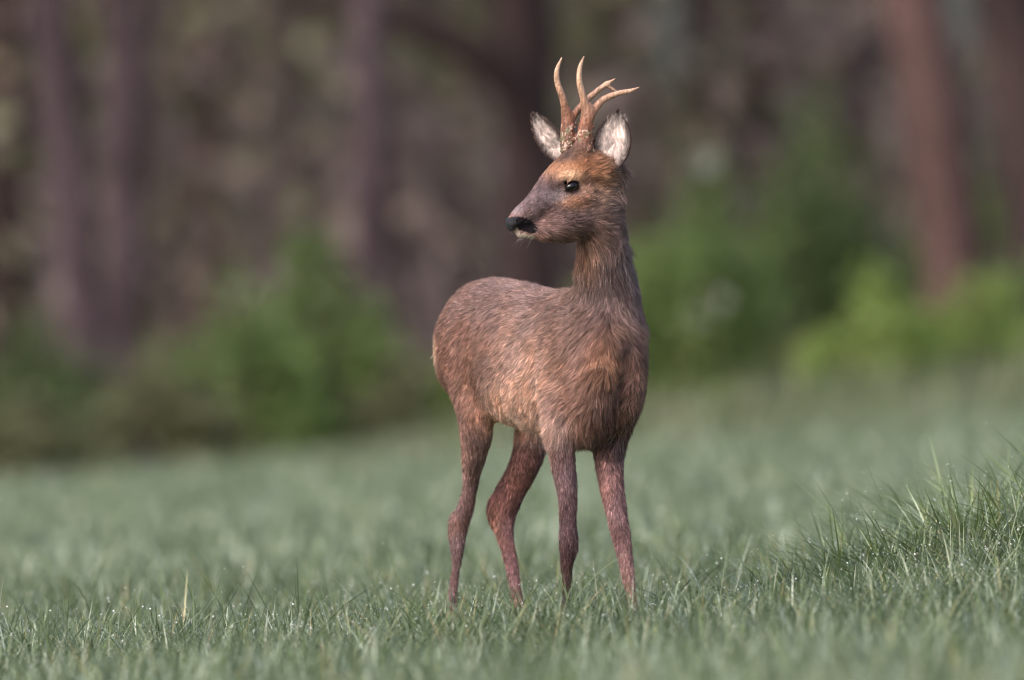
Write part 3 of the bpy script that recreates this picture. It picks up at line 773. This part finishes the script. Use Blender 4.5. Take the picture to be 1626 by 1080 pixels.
def muzzle_paint(p, c):
    """black nose surround and lip patch, white chin, dark eye rim"""
    q = p - HM(812, 362); al = q @ -HF; up = q[:, 2]
    d = np.linalg.norm(p - (HM(838, 357) + HN * 0.018), axis=1)
    side = (p - HM(830, 360)) @ HN
    D = CAM_D + p[:, 1]; px = 813 + p[:, 0] / D * FPX; row = HORIZON + (CAM_H - p[:, 2]) / D * FPX
    blk = ((px - 833) / 21) ** 2 + ((row - 357 - (px - 833) * 0.38) / 11) ** 2 < 1
    blk &= (px < 856)
    c[blk] = lin((34, 28, 32))
    wht = (row > 370 + 0.1 * (px - 815)) & (px < 849) & (row < 392) & ~blk
    c[wht] = lin((214, 196, 180))
    w2 = ((px - 819) / 6.5) ** 2 + ((row - 368) / 4.0) ** 2 < 1
    c[w2] = lin((200, 180, 172))
    ax0 = -HF * 0.94 + np.array([0, 0, 0.34]); ax0 /= np.linalg.norm(ax0); a2 = np.cross(HN, ax0); a2 *= np.sign(a2[2]) / np.linalg.norm(a2)
    for e in (EYE, EYE - HN * 0.075):
        q = p - e
        rim = ((q @ ax0) / 0.0150) ** 2 + ((q @ a2) / 0.0104) ** 2 + ((q @ HN) / 0.02) ** 2 < 1
        c[rim] = lin((40, 30, 30))
    return c, blk, wht

def sample_surface(V, F, n, rng):
    fn, ar = face_normals(V, F)
    i = rng.choice(len(F), n, p=ar / ar.sum())
    a, b = rng.uniform(0, 1, (2, n, 1))
    q = F[i]
    p = (V[q[:, 0]] * (1 - a) + V[q[:, 1]] * a) * (1 - b) + (V[q[:, 3]] * (1 - a) + V[q[:, 2]] * a) * b
    return p, fn[i]

def make_hair(name, root_p, dirs, nrm, length, rad, cols, rng, parent, origin, clump=0.55, nclump=9000, npt=5, droop=0.25):
    n = len(root_p)
    t = np.linspace(0, 1, npt)[None, :, None]
    tang = dirs - nrm * (dirs * nrm).sum(1, keepdims=True)
    P = root_p[:, None, :] - nrm[:, None, :] * 0.0006 + length[:, None, None] * (dirs[:, None, :] * t + (tang - nrm * 0.25)[:, None, :] * t ** 2 * droop)
    P = P + (rng.normal(0, 1, (n, 1, 3)) * length[:, None, None] * 0.13) * t ** 2
    # neighbouring hairs lean together into locks
    ci = rng.choice(n, min(nclump, n), replace=False)
    kd = kdtree.KDTree(len(ci))
    for k, i in enumerate(ci):
        kd.insert(root_p[i], k)
    kd.balance()
    near = np.array([kd.find(q)[1] for q in root_p.tolist()])
    C = P[ci][near]
    wl = length / np.maximum(length[ci][near], 1e-6)
    dist = np.linalg.norm(root_p - root_p[ci][near], axis=1)
    ok = (dist < length * 0.9)[:, None, None]
    off = (C - C[:, :1]) * wl[:, None, None]
    target = C[:, :1] + off
    amt = clump * rng.uniform(0.5, 1.2, (n, 1, 1)) * t ** 1.3
    P = np.where(ok, P * (1 - amt) + target * amt, P)
    cols = cols * np.where(ok[:, :, 0], np.exp(rng.normal(0, 0.27, (len(ci), 1)))[near], 1.0)
    hc = bpy.data.hair_curves.new(name)
    hc.add_curves([npt] * n)
    hc.attributes['position'].data.foreach_set('vector', np.ascontiguousarray(P - origin, np.float32).ravel())
    ra = hc.attributes.get('radius') or hc.attributes.new('radius', 'FLOAT', 'POINT')
    ra.data.foreach_set('value', np.ascontiguousarray(rad[:, None] * np.linspace(1, 0.25, npt)[None, :], np.float32).ravel())
    ca = hc.attributes.new('Col', 'FLOAT_COLOR', 'CURVE')
    c4 = np.ones((n, 4), np.float32); c4[:, :3] = cols
    ca.data.foreach_set('color', c4.ravel())
    return obj(name, hc, M_FUR, parent)

def make_deer():
    rng = np.random.default_rng(11)
    base = np.array([0.08, 0.0, float(ground_z(np.array([0.08]), np.array([0.0]))[0])])
    root = empty('roe_deer', base, label='brown roe buck with forked antlers standing in the grass, head turned in profile', category='deer')
    V, F = body_field().surface()
    V = relax(V, F, 3, 0.45)
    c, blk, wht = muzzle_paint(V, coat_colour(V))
    body = obj('body', mesh_quads('body', V - base, F, c), M_SKIN, root)

    # ---- fur
    n = 560000
    p, nr = sample_surface(V, F, n, rng)
    D = CAM_D + p[:, 1]; px = 813 + p[:, 0] / D * FPX; row = HORIZON + (CAM_H - p[:, 2]) / D * FPX
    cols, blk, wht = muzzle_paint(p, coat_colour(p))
    sm = lambda x, a, b: np.clip((x - a) / (b - a), 0, 1) ** 2 * (3 - 2 * np.clip((x - a) / (b - a), 0, 1))
    infront = p[:, 1] < -0.12
    head = np.where(infront, (1 - sm(row, 372, 415)) * (1 - sm(px + (row - 300) * -0.25, 950, 985)), 0)
    head = np.where(infront & (row < 300) & (px < 985), np.maximum(head, 0.8), head)
    neck = np.where(infront & (row < 560), (1 - sm(row, 500, 560)) * sm(px, 895, 915), 0) * (1 - head)
    leg = sm(row, 655, 715) * (1 - sm(np.abs(px - 835), 0, 1) * 0) 
    legz = np.where((px < 795) | (p[:, 1] > 0.1), sm(row, 600, 700), sm(row, 690, 730))
    leg = np.where(row > 740, 1.0, legz) * (1 - head)
    chest = np.exp(-(((px - 960) / 45) ** 2 + ((row - 630) / 80) ** 2)) * infront * (1 - leg)
    trunk = np.clip(1 - head - neck - leg, 0, 1)
    low = sm(row, 325, 375)
    hd = -HF * 0.85 + np.array([0, 0, 0.5]); hd2 = -HF * 0.9 + np.array([0, 0, -0.45])
    comb = head[:, None] * (hd * (1 - low[:, None]) + hd2 * low[:, None])
    comb += neck[:, None] * np.array([0.08, 0.25, -1.0])
    comb += trunk[:, None] * (-FWD * 0.75 + np.array([0, 0, -0.62]))
    comb += leg[:, None] * np.array([0.0, 0.1, -1.0])
    comb += chest[:, None] * np.array([-0.35, 0, -0.9])
    # cowlicks
    for k, s in enumerate((22, 60)):
        wv = np.stack([noise(p, s, 70 + 3 * k + j) - 0.5 for j in range(3)], 1)
        comb += wv * ((0.95, 0.75)[k] * (trunk * 0.8 + neck * 1.1 + head * 0.8 + leg * 0.14 + chest * 0.7))[:, None]
    comb += np.stack([noise(p, 95, 80 + j) - 0.5 for j in range(3)], 1) * (chest * 2.6 + 0.25)[:, None]
    tang = comb - nr * (comb * nr).sum(1, keepdims=True)
    tang /= np.linalg.norm(tang, axis=1)[:, None] + 1e-9
    lift = (0.30 * trunk + 0.42 * neck + 0.26 * head + 0.40 * leg + 0.35 * chest) + rng.normal(0, 0.07, n) + (noise(p, 45, 90) - 0.5) * 0.35
    dirs = tang * np.cos(lift)[:, None] + nr * np.sin(lift)[:, None]
    ln = trunk * 0.0140 + neck * 0.019 + leg * 0.0078 + chest * 0.011 + head * (0.0042 + 0.008 * low + 0.006 * sm(px, 895, 945))
    ln += 0.008 * np.exp(-(((px - 830) / 60) ** 2 + ((row - 685) / 20) ** 2)) + 0.003 * (px < 706) * (np.abs(row - 550) < 45)
    ln *= rng.uniform(0.6, 1.25, n) * (0.75 + 0.5 * noise(p, 40, 91))
    ln = np.where((head > 0.5) & (px < 852) & (row > 364), 0.0022, ln)
    face = (head > 0.5) & (px < 870)
    ln = np.where(face, np.minimum(ln, 0.0055 + 0.004 * low), ln)
    de = np.minimum(np.linalg.norm((p - EYE) * np.array([0.85, 0.85, 1.1]), axis=1), np.linalg.norm((p - EYE + HN * 0.075) * np.array([0.85, 0.85, 1.1]), axis=1))
    ln = np.where(de < 0.026, np.minimum(ln, 0.003), ln)
    keep = ~((px < 829) & (row > 338) & (row < 366) & (p[:, 1] < -0.3)) & (de > 0.0108) & (row < 1012)
    keep &= ~(blk & (rng.uniform(0, 1, n) < 0.6))
    ped = np.minimum(np.linalg.norm(p - HM(914, 234, .019), axis=1), np.linalg.norm(p - HM(914, 234, -.019), axis=1))
    keep &= ped > 0.0175
    var = np.exp(rng.normal(0, 0.52, (n, 1)))
    grey = (rng.uniform(0, 1, (n, 1)) < 0.07 + 0.17 * (trunk + neck)[:, None])
    cc = cols * var; cc = np.where(grey, cc * 0.5 + lin((190, 168, 152)) * 0.5, cc)
    k = keep
    rad = (0.00022 * trunk + 0.00024 * neck + 0.00019 * leg + 0.00018 * head) + 0.00003
    make_hair('fur', p[k], dirs[k], nr[k], ln[k], rad[k], cc[k], rng, root, base, clump=0.5, nclump=42000)

    # ---- nose pad with nostrils
    N = Field(HM(822, 360) - 0.045, HM(822, 360) + 0.045, 0.001)
    N.chain([HM(817, 347, 0), HM(812, 353, 0), HM(812, 361, 0)], [.0145, .0155, .0115], [.0085, .0085, .0070], HN, 0.0)
    N.chain([HM(822, 350, 0), HM(815, 353, 0)], [.0185, .017], [.009, .0095], HN, 0.005)
    for s in (1, -1):
        N.chain([HM(812, 354) + HN * s * .0095, HM(818, 350) + HN * s * .016, HM(824, 352) + HN * s * .0195], [.003, .0042, .0024], [.0032, .0034, .002], HN, 0.002, sub=True)
    v, f = N.surface(); v = relax(v, f, 2, 0.4)
    obj('nose', mesh_quads('nose', v - base, f, np.tile(lin((27, 27, 33)), (len(v), 1))), M_NOSE, root, label='wet black nose pad with two nostrils')
    # ---- eyes
    ax0 = -HF * 0.94 + np.array([0, 0, 0.34]); ax0 /= np.linalg.norm(ax0)
    for s in (1, -1):
        cen = EYE - HN * 0.0018 if s > 0 else EYE - HN * 0.0732
        a2 = np.cross(HN, ax0); a2 /= np.linalg.norm(a2)
        E = Field(cen - 0.02, cen + 0.02, 0.0009)
        E.ball(cen, (.0135, .0125, .0088), 0.0, axes=np.array([ax0, HN, a2]))
        v, f = E.surface(); v = relax(v, f, 2, 0.4)
        obj('eye', mesh_quads('eye', v - base, f, np.tile(lin((18, 14, 18)), (len(v), 1))), M_EYE, root, label='large dark glossy eye')
    # ---- antlers
    def antler(chains, base_c, seed, y):
        lo = np.array([9, 9, 9.]); hi = -lo
        for ch, r in chains:
            q = np.array(ch); lo = np.minimum(lo, q.min(0)); hi = np.maximum(hi, q.max(0))
        A = Field(lo - 0.028, hi + 0.028, 0.0011)
        for ch, r in chains:
            A.chain(ch, r, np.array(r) * 1.05, (0, 1, 0), 0.005, 5)
        rg = np.random.default_rng(seed)
        for k in range(90):                                  # rough rose and pearls up the beam
            a = rg.uniform(0, 2 * np.pi); u = rg.uniform(0, 1) ** 1.8
            hh = u * 0.046
            rr = 0.0160 - 0.0058 * u
            ctr = base_c + np.array([0.006 * u, 0, hh])
            A.ball(ctr + rr * np.array([math.cos(a), math.sin(a), 0]), rg.uniform(0.0020, 0.0050) * (1 - 0.5 * u), 0.0018)
        v, f = A.surface(); v = relax(v, f, 1, 0.3)
        hgt = np.clip((v[:, 2] - base_c[2]) / 0.12, 0, 1)
        lowc = lin((92, 64, 54)); mid = lin((136, 88, 68)); top = lin((204, 164, 140))
        t1 = np.clip(hgt / 0.4, 0, 1)[:, None]; t2 = np.clip((hgt - 0.40) / 0.6, 0, 1)[:, None] ** 1.2
        cc = (lowc * (1 - t1) + mid * t1) * (1 - t2) + top * t2
        streak = noise(v * np.array([1, 1, 0.12]), 420, seed)[:, None]
        cc = cc * (0.45 + 0.9 * streak)
        moss = (noise(v, 160, seed + 1) > 0.68) & (hgt < 0.3)
        cc[moss] = lin((112, 102, 78))
        pale = (noise(v, 260, seed + 2) > 0.7) & (hgt < 0.35)
        cc[pale] = lin((178, 150, 136))
        return obj('antler', mesh_quads('antler', v - base, f, cc), M_ANTLER, root)
    Z = lambda x, y, d: W(780 + x / 3.086, 70 + y / 3.086, d)   # pixel of an enlarged view of the head
    yn = HM(930, 240, .02)[1]; yf = HM(905, 240, -.02)[1]
    antler([([Z(452, 530, yn), Z(458, 470, yn), Z(464, 400, yn), Z(474, 340, yn), Z(478, 312, yn)], [.0175, .0152, .0122, .0104, .0088]),
            ([Z(470, 330, yn), Z(452, 260, yn - .006), Z(433, 190, yn - .012), Z(434, 120, yn - .014), Z(454, 62, yn - .012)], [.0088, .0066, .0054, .0042, .0013]),
            ([Z(480, 360, yn), Z(508, 320, yn + .004), Z(550, 272, yn + .008), Z(620, 243, yn + .010), Z(680, 230, yn + .010), Z(722, 214, yn + .010)], [.0085, .0068, .0058, .0048, .0038, .0012])],
           Z(458, 528, yn), 5, yn)
    antler([([Z(385, 520, yf), Z(378, 440, yf), Z(374, 380, yf), Z(368, 330, yf)], [.0165, .0142, .0110, .0080]),
            ([Z(370, 345, yf), Z(352, 270, yf - .006), Z(325, 190, yf - .012), Z(322, 130, yf - .014), Z(345, 68, yf - .012)], [.0078, .0062, .0052, .0042, .0012]),
            ([Z(380, 385, yf), Z(415, 335, yf + .006), Z(455, 288, yf + .012), Z(510, 238, yf + .016), Z(560, 200, yf + .018), Z(606, 171, yf + .02)], [.008, .0064, .0056, .0050, .0040, .0012]),
            ([Z(565, 196, yf + .018), Z(585, 215, yf + .02), Z(622, 238, yf + .022)], [.0036, .003, .0012])],
           Z(390, 506, yf), 8, yf)
    # ---- ears: cupped shells
    def ear(bp, tp, face_dir, width, cup, seed, label):
        axis = tp - bp; L = np.linalg.norm(axis); axis = axis / L
        fd = np.asarray(face_dir, float); fd = fd - axis * (fd @ axis); fd /= np.linalg.norm(fd)
        sd = np.cross(axis, fd)
        nu, nv = 21, 26
        vv = np.linspace(0, 1, nv); uu = np.linspace(-1, 1, nu)
        prof = np.interp(vv, [0, .1, .25, .45, .62, .78, .9, .97, 1], [.44, .66, .9, 1.0, .93, .70, .42, .2, .03])
        P = np.zeros((nv, nu, 3))
        for i, v_ in enumerate(vv):
            hw = width * prof[i]
            ang = uu * (1.15 - 0.35 * v_)
            cx = np.sin(ang) / np.sin(1.15 - 0.35 * v_) * hw
            cz = -(np.cos(ang) - np.cos(1.15 - 0.35 * v_)) * hw * cup
            P[i] = bp + axis * L * v_ + sd * cx[:, None] + fd * (cz[:, None] - 0.006 * v_ ** 2)
        th = 0.0028
        inn = P.reshape(-1, 3)
        outp = (P - fd * th).reshape(-1, 3)
        m = nv * nu
        quads = []
        for i in range(nv - 1):
            for j in range(nu - 1):
                a = i * nu + j
                quads.append((a, a + 1, a + nu + 1, a + nu)); quads.append((m + a, m + a + nu, m + a + nu + 1, m + a + 1))
        for i in range(nv - 1):
            for j in (0, nu - 1):
                a = i * nu + j
                quads.append((a, a + nu, m + a + nu, m + a) if j == 0 else (a, m + a, m + a + nu, a + nu))
        for j in range(nu - 1):
            a = j; quads.append((a, m + a, m + a + 1, a + 1))
            a = (nv - 1) * nu + j; quads.append((a, a + 1, m + a + 1, m + a))
        vtx = np.concatenate([inn, outp])
        U2, V2 = np.meshgrid(np.abs(uu), vv); edge = np.maximum(U2 ** 1.8, np.clip((V2 - .72) / .28, 0, 1)).ravel()[:, None]
        ic = lin((222, 206, 202)) * (1 - edge) + lin((56, 42, 42)) * edge
        nzz = noise(inn, 90, seed)[:, None]; ic = ic * (0.75 + 0.45 * nzz)
        oc = np.tile(lin((104, 84, 78)), (m, 1)) * (0.7 + 0.5 * nzz)
        e = obj('ear', mesh_quads('ear', vtx - base, np.array(quads), np.concatenate([ic, oc])), M_SKIN, root, label=label)
        # hair: pale locks inside, short dark hair on the rim and back
        k = 5200
        i = rng.integers(0, m, k); pp = inn[i] + sd * rng.normal(0, .0012, (k, 1)) + axis * rng.normal(0, .0018, (k, 1))
        uu_ = np.tile(uu, nv)[i][:, None]; vv_ = np.repeat(vv, nu)[i][:, None]
        dd = axis * 0.8 - sd * uu_ * (0.9 - 0.7 * vv_) + fd * 0.35 + rng.normal(0, .22, (k, 3)); dd /= np.linalg.norm(dd, axis=1)[:, None]
        ed = np.maximum(np.clip((np.abs(uu_) - .5) / .35, 0, 1), np.clip((vv_ - .72) / .28, 0, 1))
        ll = (0.013 * (1 - ed[:, 0]) + 0.003) * width / .0345 * rng.uniform(.6, 1.3, k)
        hc_ = (lin((236, 222, 218)) * (1 - ed) + lin((58, 44, 44)) * ed) * np.exp(rng.normal(0, .35, (k, 1)))
        k2 = 4200
        i2 = rng.integers(0, m, k2); p2 = outp[i2] + sd * rng.normal(0, .0012, (k2, 1)) + axis * rng.normal(0, .0018, (k2, 1))
        u2 = np.tile(uu, nv)[i2][:, None]
        d2 = axis * 0.85 + sd * u2 * 0.45 - fd * 0.3 + rng.normal(0, .15, (k2, 3)); d2 /= np.linalg.norm(d2, axis=1)[:, None]
        nn = np.concatenate([np.tile(fd, (k, 1)), np.tile(-fd, (k2, 1))])
        make_hair('ear_fur', np.concatenate([pp, p2]), np.concatenate([dd, d2]), nn, np.concatenate([ll, rng.uniform(.003, .0065, k2)]),
                  np.full(k + k2, .00024), np.concatenate([hc_, lin((98, 78, 72)) * np.exp(rng.normal(0, .22, (k2, 1)))]), rng, e, base, clump=0.75, nclump=330, droop=0.1)
    yb = HM(946, 258, .046)[1]
    ear(W(966, 268, yb), W(979, 178, yb + .004), (-0.28, -0.95, 0.0), .0345, 0.95, 1, 'near ear cupped towards us, pale inside with dark rim')
    yb2 = HM(940, 258, -.046)[1]
    ear(W(892, 254, yb2), W(846, 184, yb2 + .004), (-0.05, -0.95, -0.35), .0215, 0.9, 2, 'far ear, pale inside with dark tip')
    # ---- hooves: two toes each
    for px_, row_, y_ in ((727, 1014, .20), (842, 1010, .172), (900, 1024, -.282), (1024, 1020, -.278)):
        top = W(px_, row_, y_); gz = float(ground_z(top[None, 0], top[None, 1])[0])
        Hf = Field(top - np.array([.05, .075, top[2] - gz + 0.02]), top + np.array([.05, .05, .03]), 0.0015)
        for s in (1, -1):
            o = LAT * s * 0.0085
            b0 = np.array([top[0], top[1], gz])
            Hf.chain([top + o * .8, b0 + o + FWD * .012 + np.array([0, 0, .017]), b0 + o * 1.1 + FWD * .040 + np.array([0, 0, .0065])], [.0088, .0088, .0045], [.0095, .014, .0060], LAT, 0.0)
        v, f = Hf.surface(); v = relax(v, f, 1, 0.3)
        v[:, 2] = np.maximum(v[:, 2], gz - 0.002)
        obj('hoof', mesh_quads('hoof', v - base, f, np.tile(lin((46, 38, 36)), (len(v), 1))), M_HOOF, root)
    # ---- whiskers on the lip and chin
    k = 26
    wp = np.array([HM(rng.uniform(816, 846), rng.uniform(366, 380), .0) + HN * rng.uniform(.004, .016) for _ in range(k)])
    wd = HF * 0.6 + np.array([0, 0, -0.6]) + HN * 0.5 + rng.normal(0, .3, (k, 3)); wd /= np.linalg.norm(wd, axis=1)[:, None]
    make_hair('whiskers', wp, wd, np.tile(HN, (k, 1)), rng.uniform(.012, .026, k), np.full(k, .00008), np.tile(lin((190, 176, 170)), (k, 1)), rng, root, base, clump=0, nclump=5)
make_deer()
